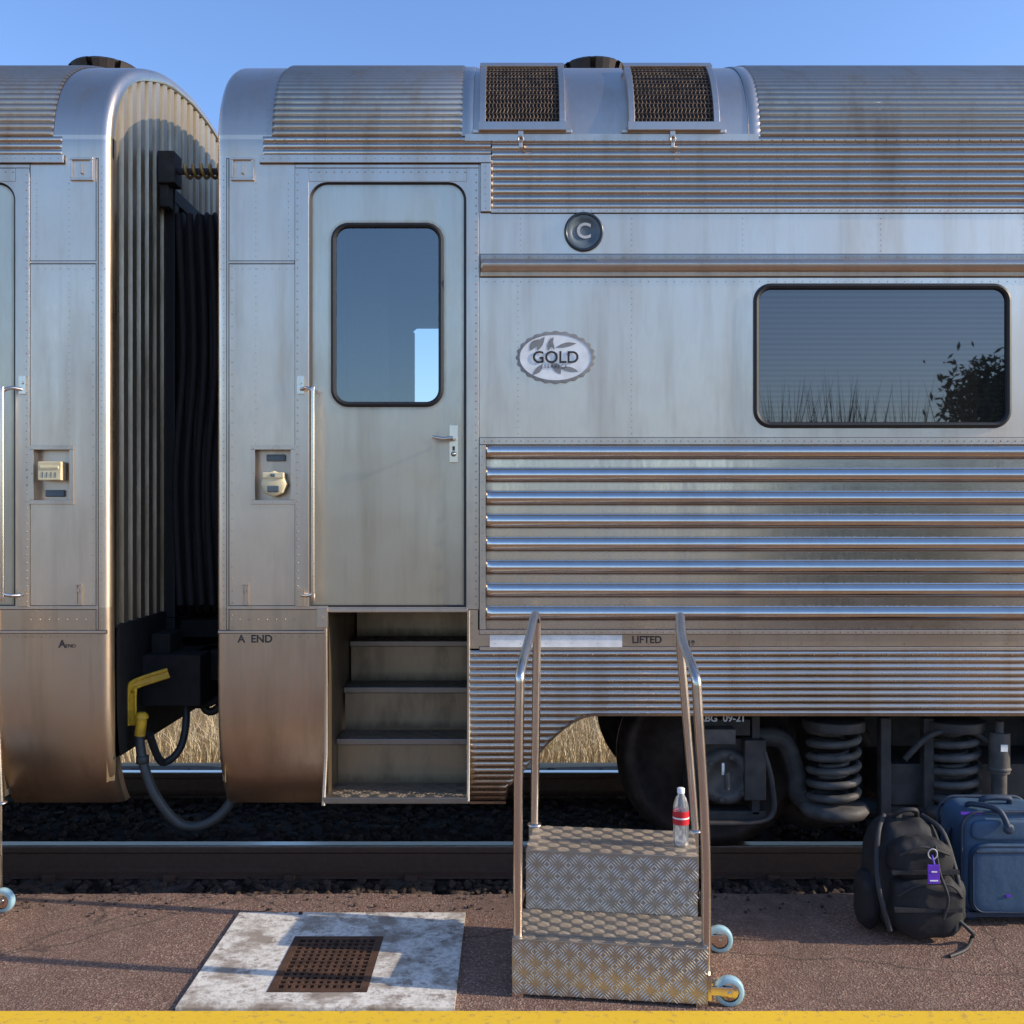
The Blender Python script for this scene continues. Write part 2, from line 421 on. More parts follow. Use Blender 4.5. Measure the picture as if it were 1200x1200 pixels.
    if main:
        c.lathe((cx,.0,Z(567)),(0,-1,0),[(.062,-.04),(.062,0),(.058,.012),(.04,.016),(0,.016)],8)
        c.box(cx-.05,cx+.05,-.022,.03,Z(565)+.018,Z(565)+.045)
    else:
        c.box(cx-.055,cx+.055,-.02,.04,Z(563),Z(541)); c.box(cx-.045,cx+.045,-.024,0,Z(550),Z(546))
    c.obj('marker_lamp_box','cream',root,.004)
    c=MB(); 
    if main: c.box(cx-.028,cx+.028,-.0195,-.01,Z(577),Z(569)); c.box(cx-.012,cx+.012,-.026,-.01,Z(559),Z(555))
    else:
        for k in range(4): c.box(cx-.035+.02*k,cx-.027+.02*k,-.022,-.01,Z(560),Z(553))
    c.box(cx-.045,cx+.045,.036,.05,Z(540 if main else 582),Z(532 if main else 574))
    c.obj('marker_lamp_lens','badgeg',root,.006)
    dcx=PX(454.5); dw=185*S; dz0,dz1=Z(712),Z(213); dcz=(dz0+dz1)/2; dh=dz1-dz0
    RR=.085
    f=MB(); ring(f,rrect(dcx,dcz,dw+.006,dh+.006,0),rrect(dcx,dcz,dw-.004,dh-.004,[RR,RR,0,0]),-.0035,-.0035)
    ring(f,rrect(dcx,dcz,dw-.004,dh-.004,[RR,RR,0,0]),rrect(dcx,dcz,dw-.004,dh-.004,[RR,RR,0,0]),-.0035,.05)
    f.obj('door_surround','trim',root)
    g=MB(); A=rrect(dcx,dcz,dw-.004,dh-.002,[RR,RR,0,0]);B=rrect(dcx,dcz,dw-.036,dh-.028,[RR-.015,RR-.015,0,0])
    ring(g,A,B,.002,.012,True); ring(g,B,B,.012,.05); g.obj('door_seal','gasket',root)
    wx,wz=PX(453.5),(Z(260)+Z(477))/2; ww,wh=133*S,217*S
    d=MB(); O=rrect(dcx,dcz-.003,dw-.030,dh-.016,[RR-.015,RR-.015,0,0]); O2=rrect(dcx,dcz-.003,dw-.060,dh-.046,[RR-.03,RR-.03,0,0])
    I2=rrect(wx,wz,ww+.03,wh+.03,.10); I=rrect(wx,wz,ww-.02,wh-.02,.075)
    ring(d,O,O2,.010,.010,False,(.5,0)); ring(d,O2,I2,.010,.010,False,(0,0)); ring(d,I2,I,.010,.010,False,(0,.7)); ring(d,O,O,.010,.05)
    d.obj('door_leaf','door',root)
    g=MB(); gasket(g,wx,wz,ww,wh,.085,.026,.012,.014); 
    g.obj('door_window_gasket','gasket',root)
    p=MB(); poly(p,rrect(wx,wz,ww-.045,wh-.045,.065),.016); p.obj('door_window_glass','doorglass',root)
    h=MB(); hx=PX(531.5)
    h.box(hx-.019,hx+.019,.0,.012,Z(542),Z(498)); h.cyl((hx,.0,Z(514)),(hx,-.05,Z(514)),.009,12)
    h.tube([(hx,-.05,Z(514)),(hx-s*.05,-.052,Z(515)),(hx-s*.095,-.05,Z(513))],.009,10); h.lathe((hx,0,Z(532)),(0,-1,0),[(.008,0),(.008,.004),(0,.004)],12)
    h.obj('door_handle','tube',root,.0015)
    h=MB(); h.box(hx-.006,hx+.006,-.0006,.006,Z(528),Z(523)); h.lathe((hx,-.0005,Z(532)),(0,-1,0),[(.0125,0),(.0125,.001),(0,.001)],14); h.obj('door_lock_keyhole','seam',root)
    h=MB(); gx=PX(370)
    gm=PX(353)
    h.tube(cat([(gm,-.01,Z(457)),(PX(362),-.045,Z(456)),(gx,-.062,Z(461)),(gx,-.066,Z(475)),(gx,-.066,Z(685)),(gx,-.062,Z(694)),(PX(362),-.045,Z(697)),(gm,-.01,Z(697))],6),.0085,12)
    for q in (449,697):
        h.box(gm-.016,gm+.016,-.018,0,Z(q+13),Z(q-8)); h.cyl((gm,-.026,Z(q)),(gm,-.015,Z(q)),.007,10)
    h.obj('grab_rail','tube',root,.002)
    v=MB(); a,b=sorted((PX(365),PX(600)))
    z0,z1=1.275,3.46
    v.box(a,b,.05,2.86,z0-.02,z0); v.box(a,b,.06,2.86,z1,z1+.02); v.box(a-.02,a,.06,2.86,z0,z1); v.box(b,b+.02,.06,2.86,z0,z1)
    hz0,hz1=2.30,3.10; ha,hb=(-.75,-.25) if main else (a+.2,a+.6)
    y=2.84
    v.box(a,ha,y,y+.02,z0,z1); v.box(hb,b,y,y+.02,z0,z1); v.box(ha,hb,y,y+.02,z0,hz0); v.box(ha,hb,y,y+.02,hz1,z1)
    v.box(a,a+.22,1.1,1.14,z0,z1); v.box(a+.28,a+.30,1.9,1.95,z0,2.9)
    hcz=(hz0+hz1)/2; ring(v,rrect((ha+hb)/2,hcz,hb-ha+.01,hz1-hz0+.01,0),rrect((ha+hb)/2,hcz,hb-ha-.002,hz1-hz0-.002,.08),2.838,2.838)
    v.obj('vestibule','interior',root)
    fw=MB(); A,B=sorted((U(0.02),U(L)))
    y=2*HW
    for xa,xb,za,zb2 in ((A,ha,.6,3.5),(hb,B,.6,3.5),(ha,hb,.6,hz0),(ha,hb,hz1,3.5)): fw.add([(xa,y,za),(xb,y,za),(xb,y,zb2),(xa,y,zb2)],[(0,1,2,3)])
    fw.obj('far_side_wall','steel',root)
    un=MB(); 
    q=sorted((PX(385),PX(547)))
    if s>0: un.box(q[1]+.02,B,.06,2.84,.95,1.16); un.box(A+.06,q[0]-.02,.3,2.84,.6,1.16)
    else: un.box(A,q[0]-.02,.06,2.84,.95,1.16); un.box(q[1]+.02,B-.06,.3,2.84,.6,1.16)
    un.box(q[0]-.02,q[1]+.02,.95,2.84,.6,1.16)
    a2,b2=sorted((PX(610),PX(end))); un.box(a2,b2,.06,2.8,1.2,3.4)  # solid dark block filling the body, added to keep light out
    un.obj('underframe_and_light_block','under',root)
    st=MB(); a,b=q
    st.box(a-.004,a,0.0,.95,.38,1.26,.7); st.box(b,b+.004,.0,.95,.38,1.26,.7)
    st.obj('stairwell_walls','brownstep',root)
    rs=MB(); td=MB()
    zz=[.408,.625,.84,1.05,1.25]; yy=[-.055,.19,.40,.60,.80]
    for i in range(5):
        if i>0: rs.add([(a+.01,yy[i]+.015,zz[i-1]),(b-.01,yy[i]+.015,zz[i-1]),(b-.01,yy[i]+.015,zz[i-1]+.05),(a+.01,yy[i]+.015,zz[i-1]+.05),(a+.01,yy[i]+.015,zz[i]-.012),(b-.01,yy[i]+.015,zz[i]-.012)],[(0,1,2,3),(3,2,5,4)],False,[.8,.8,.1,.1,.35,.35])  # riser tone: brownest at the foot, a little brown below the tread edge
        if i<4: td.box(a+ (-.02 if i==0 else .003),b-(-.01 if i==0 else .003),yy[i],yy[i+1]+.018,zz[i]-.03,zz[i])
    rs.obj('stair_risers','brownstep',root); td.obj('stair_treads','tread',root,.004)
    ck=MB()
    for i in range(4): chequer(ck,(a+.02,yy[i]+.01,zz[i]+.0005),(1,0,0),(0,1,0),b-a-.04,yy[i+1]-yy[i]-.02,.045,.0014,1)
    ck.obj('stair_tread_pattern','tread',root)
    k=MB(); k.box(a-.05,a+.0,-.03,.02,Z(735),Z(712)); k.box(a-.002,b+.004,-.012,.05,1.262,1.28); k.cyl((a-.03,-.04,Z(724)),(a-.03,.0,Z(724)),.012,12)
    k.tube([(a-.012,-.012,Z(735)),(a-.012,0.0,.93),(a-.012,.0,.6),(a-.015,-.05,.37)],.01,8)
    k.tube([(b+.008,-.01,Z(715)),(b+.008,0.0,.93),(b+.008,.0,.6),(b+.008,-.05,.39)],.008,8)
    k.obj('stair_edging','trim',root,.003)
    cx,cz=(PX(WIN[0])+PX(WIN[1]))/2,(Z(WIN[2])+Z(WIN[3]))/2; W,H=303*S,170*S
    uu=0
    while True:
        c2=cx+s*uu
        if abs(c2+s*W/2-x0)>L-.3: break
        if uu==0:
            f=MB(); ring(f,rrect(c2,cz,W+.004,H+.004,0),rrect(c2,cz,W-.03,H-.03,.07),-.001,-.001); f.obj('window_surround','steel',root)
        g=MB(); gasket(g,c2,cz,W,H,.085,.030,0,.016); g.obj('window_gasket','gasket',root)
        p=MB(); poly(p,rrect(c2,cz,W-.045,H-.045,.068),-.003 if uu else .004); p.obj('window_glass','pane',root)
        uu+=2.1
    rv=MB(); 
    def riv(p,q,y=0,r=.0036):
        r*=1.15
        x,z=PX(p),Z(q); yy=y+sky_y(z); n=6
        v=[(x+r*math.cos(k*math.pi/3),yy,z+r*math.sin(k*math.pi/3)) for k in range(n)]+[(x+.6*r*math.cos(k*math.pi/3),yy-r*.7,z+.6*r*math.sin(k*math.pi/3)) for k in range(n)]
        rv.add(v,[(k,(k+1)%n,n+(k+1)%n,n+k) for k in range(n)]+[tuple(range(n,2*n))],False,[1.0]*n+[.25]*n)
    def line(p0,q0,p1,q1,sp,y=0,r=.0036):
        n=max(1,int(math.hypot(p1-p0,q1-q0)/sp))
        for i in range(n+1): riv(p0+(p1-p0)*i/n,q0+(q1-q0)*i/n,y,r)
    line(349,205,349,705,9,-.006,.004); line(558,205,558,708,9,-.006,.004); line(365,202,545,202,9,-.0055,.004)
    line(300,215,300,300,7,0,.0025); line(338,215,338,300,7,0,.0025); line(300,315,300,520,8,0,.0025)
    line(272,312,272,735,14,0,.003); line(262,195,262,735,8,0,.0025)
    line(270,726,345,726,10); line(275,746,380,746,9); line(258,315,345,315,8,0,.0025)
    line(568,517,end,517,8.5,-.008); line(570,740.5,end,740.5,9,-.012); line(580,748,735,748,12,0,.0025)
    line(575,247.5,1500,247.5,9,-.010,.003); line(570,301,1500,301,10,-.0095,.003); line(570,330,1500,330,10,0,.0026)
    for px in (610,740,870,1032,1200,1330): line(px,256,px,294,6,0,.0025); 
    for px in (607,740,1240,1400): line(px,335,px,508,7,0,.0025)
    line(310,187,560,187,10,-.020,.003); line(569,196,569,245,8,-.018,.003)
    line(580,754,1600,754,30,-.0,.003); line(578,767,1500,767,28,-.01,.004)
    line(565,525,565,735,10,-.010,.0025); line(553,722,553,755,8,0,.003)
    for qq in (525,555,588): line(297.5,qq,343,qq,22,-.007,.003)
    line(545,166,888,166,10,-.012,.0028); line(310,165,540,165,12,-.012,.004); line(892,165,1500,165,12,-.012,.004)
    rv.obj('rivets','trim',root)
    return root,PX,U

carA,PA,UA=carriage('train_carriage',X(253),1,20,True)
carB,PB,UB=carriage('train_carriage',X(128),-1,12,False)

for root,x0,s in ((carA,X(253),1),(carB,X(128),-1)):
    mb=MB()
    def topz(y):
        yy=min(y,2*HW-y); return float(np.interp(yy,fy[:len(half)],fz[:len(half)]))-.03
    P=[];DD=[]
    n=int((2*HW-.09)/.115)
    for i in range(n):
        for k,(t,o) in enumerate(((0,0),(.28,0),(.36,.022),(.86,.022),(.94,0))):
            yy=.045+(i+t)*.115; x=x0+s*(.030)-s*o*1.0
            zb=.62 if yy>.1 else .45
            P.append([(x,yy,zb),(x,yy,1.8),(x,yy,max(topz(yy),.6))]); DD.append([.6 if o==0 else .1]*3)
    P.append([(x0+s*.03,2*HW-.045,.62),(x0+s*.03,2*HW-.045,1.8),(x0+s*.03,2*HW-.045,3.4)]); DD.append([.3]*3)
    mb.grid(P,False,DD); mb.obj('end_wall','endwall',root)
    mb=MB(); mb.box(*sorted((x0+s*.0,x0+s*.05)),.06,2.84,.55,1.19); mb.obj('end_headstock','under',root,.01)
    mb=MB(); xa,xb=sorted((x0-s*.045,x0+s*.03))
    mb.box(xa,xb,.80,.87,1.15,3.42); mb.box(xa,xb,2.03,2.10,1.15,3.42); mb.box(xa,xb,.80,2.10,3.42,3.50); mb.box(xa,xb,.80,2.1,1.08,1.15)
    mb.obj('gangway_frame','rubber',root,.006)
gang=empty('gangway_bellows')
mb=MB(); xa=X(128)+.045; xb=X(253)-.045; n=9
path=rrect(1.45,2.28,1.22,2.26,.12,5)
P=[]
for i in range(n*2+1):
    t=i/(n*2); x=xa+(xb-xa)*t; o=(-.06 if i%2 else 0)
    P.append([(x,1.45+(y-1.45)*(1+o/.61),2.28+(z-2.28)*(1+o/1.13)) for y,z in path+[path[0]]])
mb.grid(P,True); 
for k in range(7):
    y=.80+.012*k; x=xa+.02+k*.055
    mb.tube(cat([(x,y,3.36),(x+.02,y+.02,2.6),(x-.02,y+.01,1.9),(x+.01,y,1.22)],6),.020,8)
M['bell']=simple('bellows_rubber',(.024,.023,.023),.75)
mb.obj('bellows','bell',gang)
sp=MB()
def helix(mb,c,ax,r,h,turns,wr,n=14):
    c=Vector(c);ax=Vector(ax).normalized();u=ax.orthogonal().normalized();w=ax.cross(u);N_=int(turns*n)
    mb.tube([c+ax*(h*i/N_)+(u*math.cos(2*math.pi*i/n)+w*math.sin(2*math.pi*i/n))*r for i in range(N_+1)],wr,8)
M['springrust']=simple('spring_rust',(.42,.28,.10),.5,.4,.4)
M['greyhose']=simple('grey_hose',(.04,.045,.045),.5)
yb=.72; z=Z(201,yb)
helix(sp,(X(128)+.12,yb,z),(1,0,0),.034,.36,8,.009); sp.obj('buffer_spring','springrust',gang)
mb=MB(); mb.box(X(128)-.0,X(128)+.09,yb-.07,yb+.06,z-.08,z+.09); mb.cyl((X(128),yb,z),(X(128)+.5,yb,z),.018,12); mb.box(X(128)+.0,X(128)+.05,yb-.04,yb+.04,z-.2,z-.08)
mb.box(X(128)+.44,X(128)+.52,yb-.06,yb+.06,z-.07,z+.07); mb.obj('buffer_bracket','bogie',gang,.008)
mb=MB(); gx0,gx1=X(128),X(253)
mb.box(gx0-.3,gx1+.3,1.33,1.57,.80,1.02); mb.box(gx0+.1,gx1-.1,1.22,1.68,.72,1.08)
mb.box(gx0,gx1,.9,2.0,1.03,1.13)
mb.box(gx0+.02,gx0+.12,.5,.7,.9,1.1); mb.box(gx1-.08,gx1,.4,.6,.85,1.1)
mb.box(gx0-.4,gx1+.4,2.3,2.6,.76,.98)
mb.box(gx0+.0,gx0+.3,.42,.8,.74,1.0); mb.box(gx0+.22,gx1,.6,.9,.84,1.0)
for i in range(5):
    y=.55+i*.16
    mb.tube(cat([(gx0-.02,y,1.0),(gx0+.1,y,.78+.03*i),(gx0+.27,y,.72),(gx1-.1,y,.8+.02*i),(gx1+.02,y,1.0)],6),.018,8)
mb.obj('coupler','under',gang,.008)
def yp(px,py,y): return (X(px,y),y,Z(py,y))
h=MB()
h.tube(cat([yp(163,855,.22),yp(167,890,.2),yp(182,932,.18),yp(212,966,.2),yp(248,962,.22),yp(276,930,.26),yp(283,880,.3)],8),.024,10)
h.tube(cat([yp(205,790,.6),yp(218,830,.55),yp(212,875,.5),yp(190,893,.45),yp(175,860,.35)],8),.020,10)
h.tube(cat([yp(225,760,.7),yp(240,830,.7),yp(262,820,.7),yp(268,770,.7)],8),.022,10)
for (px,py,y) in ((167,890,.2),(276,930,.26)): h.lathe(yp(px,py,y),(0,0,1),[(.024,-.02),(.031,-.018),(.031,.018),(.024,.02)],12)
h.obj('brake_hoses','greyhose',gang)
m2=MB()
P=[yp(151,850,.24),yp(150,825,.24),yp(151,805,.24),yp(157,798,.25),yp(176,791,.28),yp(196,785,.32)]
pc=cat(P,6)
m2.grid([[p+Vector((0,-.0,0)),p+Vector((.012,.0,-.034)) if i>12 else p+Vector((.036,0,-.0))] for i,p in enumerate(pc)],False)
m2.tube(pc,.010,8); m2.tube([p+(Vector((.012,0,-.034)) if i>12 else Vector((.036,0,0))) for i,p in enumerate(pc)],.007,8)
m2.tube([yp(166,842,.2),yp(164,862,.2)],.026,12); m2.lathe(yp(166,842,.2),(0,0,1),[(.032,0),(.032,.014),(.018,.03),(0,.03)],14)
m2.obj('hose_cock_bracket','yellowp',gang)

def disc(cx,cz,rx,rz,y,n=48,wob=0): return [(cx+rx*(1+wob*math.cos(24*2*math.pi*k/n))*math.cos(2*math.pi*k/n),cz+rz*(1+wob*math.cos(24*2*math.pi*k/n))*math.sin(2*math.pi*k/n)) for k in range(n)]
cx,cz=X(684),Z(272)
mb=MB(); mb.lathe((cx,0,cz),(0,-1,0),[(.092,0),(.092,.012),(.086,.016),(.078,.013),(.078,.009)],48); mb.obj('badge_rim','badge',carA)
mb=MB(); mb.lathe((cx,0,cz),(0,-1,0),[(.078,.010),(.060,.010),(.0585,.0075),(0,.0075)],48); mb.obj('badge_face','badgeg',carA)
text('badge_letter','C',cx,-.010,cz,.10,'greytext',carA,off=.002)
cx,cz=X(651),Z(419)
mb=MB(); A=disc(cx,cz,.183,.122,0,192,.022);B=disc(cx,cz,.168,.107,0,192); ring(mb,A,A,0,-.006); ring(mb,A,B,-.006,-.008); mb.obj('service_badge_rim','goldgr',carA)
mb=MB(); poly(mb,B,-.0065); mb.obj('service_badge_face','goldbg',carA)
def leaf(mb,x,z,l,w,a,y):
    pts=[]
    for k in range(9): t=k/8; pts.append((t*l,w*math.sin(math.pi*t)))
    for k in range(7,0,-1): t=k/8; pts.append((t*l,-w*.5*math.sin(math.pi*t)))
    poly(mb,[(x+p*math.cos(a)-q*math.sin(a),z+p*math.sin(a)+q*math.cos(a)) for p,q in pts],y)
mb=MB()
for (dx,dz,l,w,a,y) in ((-.12,.03,.07,.020,.9,-.0075),(-.085,.03,.075,.018,1.1,-.0078),(-.035,.03,.07,.015,1.2,-.0076),(-.005,.035,.062,.010,1.9,-.0079),(.0,.045,.10,.014,.2,-.0077),
   (-.02,-.025,.07,.024,-.9,-.0075),(.02,-.05,.09,.015,-.2,-.0078),(-.06,-.03,.07,.016,-2.3,-.0076)): leaf(mb,cx+dx,cz+dz,l,w,a,y)
mb.obj('service_badge_leaves','goldgr',carA)
text('service_badge_text','GOLD',cx,-.0095,cz-.002,.078,'blackpaint',carA,off=.001)
text('service_badge_subtext','S E R V I C E',cx,-.0095,cz-.042,.02,'blackpaint',carA)
text('end_lettering','A  END',X(299),-.002,Z(749),.05,'blackpaint',carA,off=.0012)
text('end_lettering','A',X(73),-.002,Z(755),.05,'blackpaint',carB,off=.0012); text('end_lettering_small','END',X(83),-.002,Z(757),.024,'blackpaint',carB)
text('lifted_lettering','LIFTED',X(758),-.002,Z(750),.046,'blackpaint',carA,off=.0012); text('lifted_date','4-18',X(806),-.002,Z(754),.036,'blackpaint',carA,off=.001)
mb=MB(); mb.box(X(574),X(729),-.002,.001,Z(758),Z(744)); mb.obj('white_label_strip','white',carA)
text('bogie_lettering','ABG  09-21',X(843,.1),.04,Z(842,.04),.046,'greytext',carA,off=.001)

# ------------------------------------------------------------ bogie
bg=MB(); bl=MB(); wh=MB()
ax_=X(845,.3); wz=.46
for cxw in (ax_,ax_+2.5):
    for yw in (.50,1.98):
        sgn=1 if yw<1 else -1
        wh.lathe((cxw,yw,wz),(0,sgn,0),[(.06,-.03),(.12,-.02),(.15,.03),(.36,.03),(.40,0),(.46,0),(.46,.10),(.49,.105),(.49,.13),(.40,.13),(.15,.06),(0,.06)],56)
    wh.cyl((cxw,.5,wz),(cxw,2.1,wz),.08,20)
    wh.lathe((cxw+.55,.62,.40),(0,-1,0),[(0,0),(.30,0),(.33,.02),(.33,.05),(.26,.05),(.24,.03),(.0,.03)],40)
wh.obj('wheelset','wheelsteel',carA)
yf=.22
for dx in (0,2.5):
    a=ax_+dx
    bg.box(a-.14,a+.14,yf,yf+.25,.33,.62)
    bl.lathe((a,yf,wz-.02),(0,-1,0),[(.135,-.02),(.135,.03),(.12,.045),(.09,.05),(.085,.035),(0,.035)],28)
    for k in range(6):
        an=k*math.pi/3+.3; bl.cyl((a+.105*math.cos(an),yf-.045,wz-.02+.105*math.sin(an)),(a+.105*math.cos(an),yf-.06,wz-.02+.105*math.sin(an)),.013,6)
    bg.box(a-.17,a-.13,yf-.02,yf+.2,.25,.86); bg.box(a+.13,a+.17,yf-.02,yf+.2,.25,.86)
    bg.box(a-.12,a+.12,yf-.03,yf+.15,.64,.72); bg.box(a-.2,a+.2,yf-.02,yf+.1,.22,.27)
bg.box(ax_-.20,ax_+2.7,yf+.02,yf+.2,.78,.90)
eq=[(ax_+.17,yf+.05,.62),(ax_+.30,yf+.05,.60),(ax_+.36,yf+.05,.45),(ax_+.42,yf+.05,.30),(ax_+.9,yf+.05,.26),(ax_+1.6,yf+.05,.26),(ax_+2.1,yf+.05,.30),(ax_+2.3,yf+.05,.6)]
bg.tube(cat(eq,6),.05,10)
for cxs in (X(978,.2),X(1118,.2),ax_+2.0):
    helix(bl,(cxs,.22,Z(940,.2)),(0,0,1),.115,.36,5.6,.019,18); helix(bl,(cxs,.22,Z(940,.2)),(0,0,1),.065,.36,7,.012,14)
    bl.lathe((cxs,.22,Z(948,.2)),(0,0,1),[(0,-.03),(.15,-.03),(.17,0),(.15,.03),(0,.03)],24); bg.lathe((cxs,.22,Z(855,.2)),(0,0,1),[(0,0),(.15,0),(.15,.05),(0,.05)],24)
for px in (1035,1085):
    bg.box(X(px-6,.2),X(px+6,.2),.16,.22,Z(985,.2),Z(840,.2))
bg.box(X(870,.2),X(895,.2),.15,.3,Z(935,.2),Z(865,.2)); bg.tube(cat([yp(895,880,.16),yp(905,920,.16),yp(900,960,.16),yp(830,965,.16)],6),.014,8)
bg.tube(cat([yp(1060,890,.12),yp(1090,862,.12),yp(1130,855,.12),yp(1160,870,.12)],6),.016,8)
dm=X(1171,.1)
bl.cyl((dm,.1,Z(945,.1)),(dm,.1,Z(905,.1)),.034,16); bl.cyl((dm,.1,Z(905,.1)),(dm,.1,Z(858,.1)),.048,16); bl.cyl((dm,.1,Z(858,.1)),(dm,.1,Z(845,.1)),.02,12); bl.lathe((dm,.1,Z(903,.1)),(0,0,1),[(.048,0),(.055,.01),(.048,.02)],20)
bl.box(X(816,.1),X(862,.1),.10,.2,Z(872,.1),Z(855,.1)); bl.cyl(yp(852,905,.13),yp(852,925,.13),.014,8)
bg.box(ax_+.8,ax_+1.7,.2,.6,.30,.5); bg.box(ax_+.6,ax_+2.2,.6,2.2,.35,.85)
bg.obj('bogie_frame','bogie',carA,.008); bl.obj('bogie_springs_and_axleboxes','bogie2',carA)
mb=MB(); mb.box(X(849,.1),X(852,.1),.16,.165,Z(912,.1),Z(898,.1)); mb.box(X(1167,.1),X(1175,.1),.048,.0525,Z(878,.1),Z(870,.1))
mb.obj('bogie_label','white',carA)

# ------------------------------------------------------------ ground & track
def gm(name,fn):
    m,nt,b=newmat(name); fn(nt,b); return m
def f_ball(nt,b):
    g=N(nt,'ShaderNodeNewGeometry'); c=ramp(nt,g.outputs['Random Per Island'],[(0.,(.034,.020,.014)),(.5,(.085,.052,.037)),(1.,(.16,.11,.08))])
    nt.links.new(mixc(nt,noise(nt,40),c,(.028,.018,.013)),b.inputs['Base Color']); b.inputs['Roughness'].default_value=.85
M['ballast']=gm('ballast_stone',f_ball)
def f_grd(nt,b):
    n=noise(nt,.8,detail=8); n2=noise(nt,25,detail=6)
    c=mixc(nt,ramp(nt,n,[(.35,0.),(.65,1.)]),(.26,.18,.10),(.38,.30,.17)); c=mixc(nt,math_(nt,'MULTIPLY',n2,.5),c,(.12,.08,.05))
    nt.links.new(c,b.inputs['Base Color']); b.inputs['Roughness'].default_value=.95; bump(nt,b,n2,.5,.03)
M['ground']=gm('dry_soil',f_grd)
def f_bed(nt,b):
    n=noise(nt,60,detail=6); nt.links.new(mixc(nt,n,(.022,.014,.010),(.07,.045,.033)),b.inputs['Base Color']); b.inputs['Roughness'].default_value=.9; bump(nt,b,n,.8,.02)
M['bed']=gm('track_bed_fines',f_bed)
gp=[(-1500,-.26),(-8,-.26),(3.25,-.26),(3.8,-.38),(4.6,-.72),(5.4,-.92),(7,-.98),(1500,-.98)]
def gz(y): return float(np.interp(y,[p[0] for p in gp],[p[1] for p in gp]))
mb=MB(); mb.grid([[(x,y,z) for y,z in gp] for x in (-1500,-20,20,1500)],True); mb.obj('ground','ground')
track=empty('railway_track')
mb=MB()
prof=[(-.5,-.262),(-.2,-.225),(0,-.2),(.4,-.19),(1.2,-.12),(2.1,-.19),(2.6,-.2),(3.2,-.262)]
mb.grid([[(x,y,z+random.uniform(-.01,.01)) for y,z in prof] for x in np.arange(-40,40.1,.5)],True); mb.obj('ballast_bed','bed',track)
def f_rail(nt,b):
    tc=N(nt,'ShaderNodeTexCoord').outputs['Object']; sep=N(nt,'ShaderNodeSeparateXYZ'); nt.links.new(tc,sep.inputs[0])
    t=ramp(nt,math_(nt,'ADD',math_(nt,'MULTIPLY',sep.outputs[2],40),1.0),[(.72,0.),(.95,1.)])
    n=noise(nt,30,detail=6)
    c=mixc(nt,n,(.07,.036,.022),(.16,.085,.05)); c=mixc(nt,t,c,(.78,.70,.62)); nt.links.new(c,b.inputs['Base Color']); nt.links.new(t,b.inputs['Metallic'])
    nt.links.new(math_(nt,'SUBTRACT',.8,math_(nt,'MULTIPLY',t,.5)),b.inputs['Roughness'])
M['rail']=gm('rail_steel',f_rail)
rp=[(-.030,.001),(.030,.001),(.037,-.004),(.038,-.012),(.036,-.035),(.012,-.048),(.009,-.125),(.03,-.138),(.07,-.148),(.07,-.16),(-.07,-.16),(-.07,-.148),(-.03,-.138),(-.009,-.125),(-.012,-.048),(-.036,-.035),(-.038,-.012),(-.037,-.004),(-.030,.001)]
mb=MB()
for yc in (.545,2.02): mb.grid([[(x,yc+a,z) for a,z in rp] for x in (-60,60)],False)
mb.obj('rails','rail',track)
M['sleeper']=simple('concrete_sleeper',(.12,.09,.07),.9,var=.3)
mb=MB(); cl=MB()
for k in range(-40,41):
    x=k*.62+.1; mb.box(x-.12,x+.12,.05,2.5,-.26,-.163)
    for yc in (.545,2.02):
        for o in (-.085,.085): cl.box(x-.03,x+.03,yc+o-.02,yc+o+.02,-.165,-.13)
mb.obj('sleepers','sleeper',track,.01); cl.obj('rail_clips','rail',track,.006)
ico=[(0,0,1)]+[(.894*math.cos(2*math.pi*k/5),.894*math.sin(2*math.pi*k/5),.447) for k in range(5)]+[(.894*math.cos(2*math.pi*(k+.5)/5),.894*math.sin(2*math.pi*(k+.5)/5),-.447) for k in range(5)]+[(0,0,-1)]
icf=[(0,1+k,1+(k+1)%5) for k in range(5)]+[(1+k,6+k,1+(k+1)%5) for k in range(5)]+[(1+(k+1)%5,6+k,6+(k+1)%5) for k in range(5)]+[(11,6+(k+1)%5,6+k) for k in range(5)]
ico=np.array(ico)
def bedz(y): return float(np.interp(y,[p[0] for p in prof],[p[1] for p in prof]))
def stones(name,n,xr,yr,sz,zf,mat,parent=None):
    V=[];Fc=[]
    for i in range(n):
        x=random.uniform(*xr);y=random.uniform(*yr); r=random.uniform(*sz)
        v=ico*np.random.uniform(.65,1.15,(12,1))*np.array([random.uniform(.8,1.3),random.uniform(.8,1.3),random.uniform(.55,.9)])*r
        a=random.uniform(0,6.28);c,s_=math.cos(a),math.sin(a); v=v@np.array([[c,s_,0],[-s_,c,0],[0,0,1]])+np.array([x,y,zf(y)+r*.25+random.uniform(-.008,.012)])
        Fc+=[tuple(q+len(V) for q in f) for f in icf]; V+=v.tolist()
    mb=MB(); mb.v=[tuple(p) for p in V]; mb.f=Fc; mb.d=[0.]*len(V); mb.sm=[False]*len(Fc); return mb.obj(name,mat,parent)
stones('ballast_stones',8000,(-3.2,3.4),(-.18,2.9),(.014,.034),bedz,'ballast',track)
stones('spilled_ballast',1600,(-3.2,3.4),(-.14,.42),(.018,.034),lambda y:bedz(y)+.02,'ballast',track)

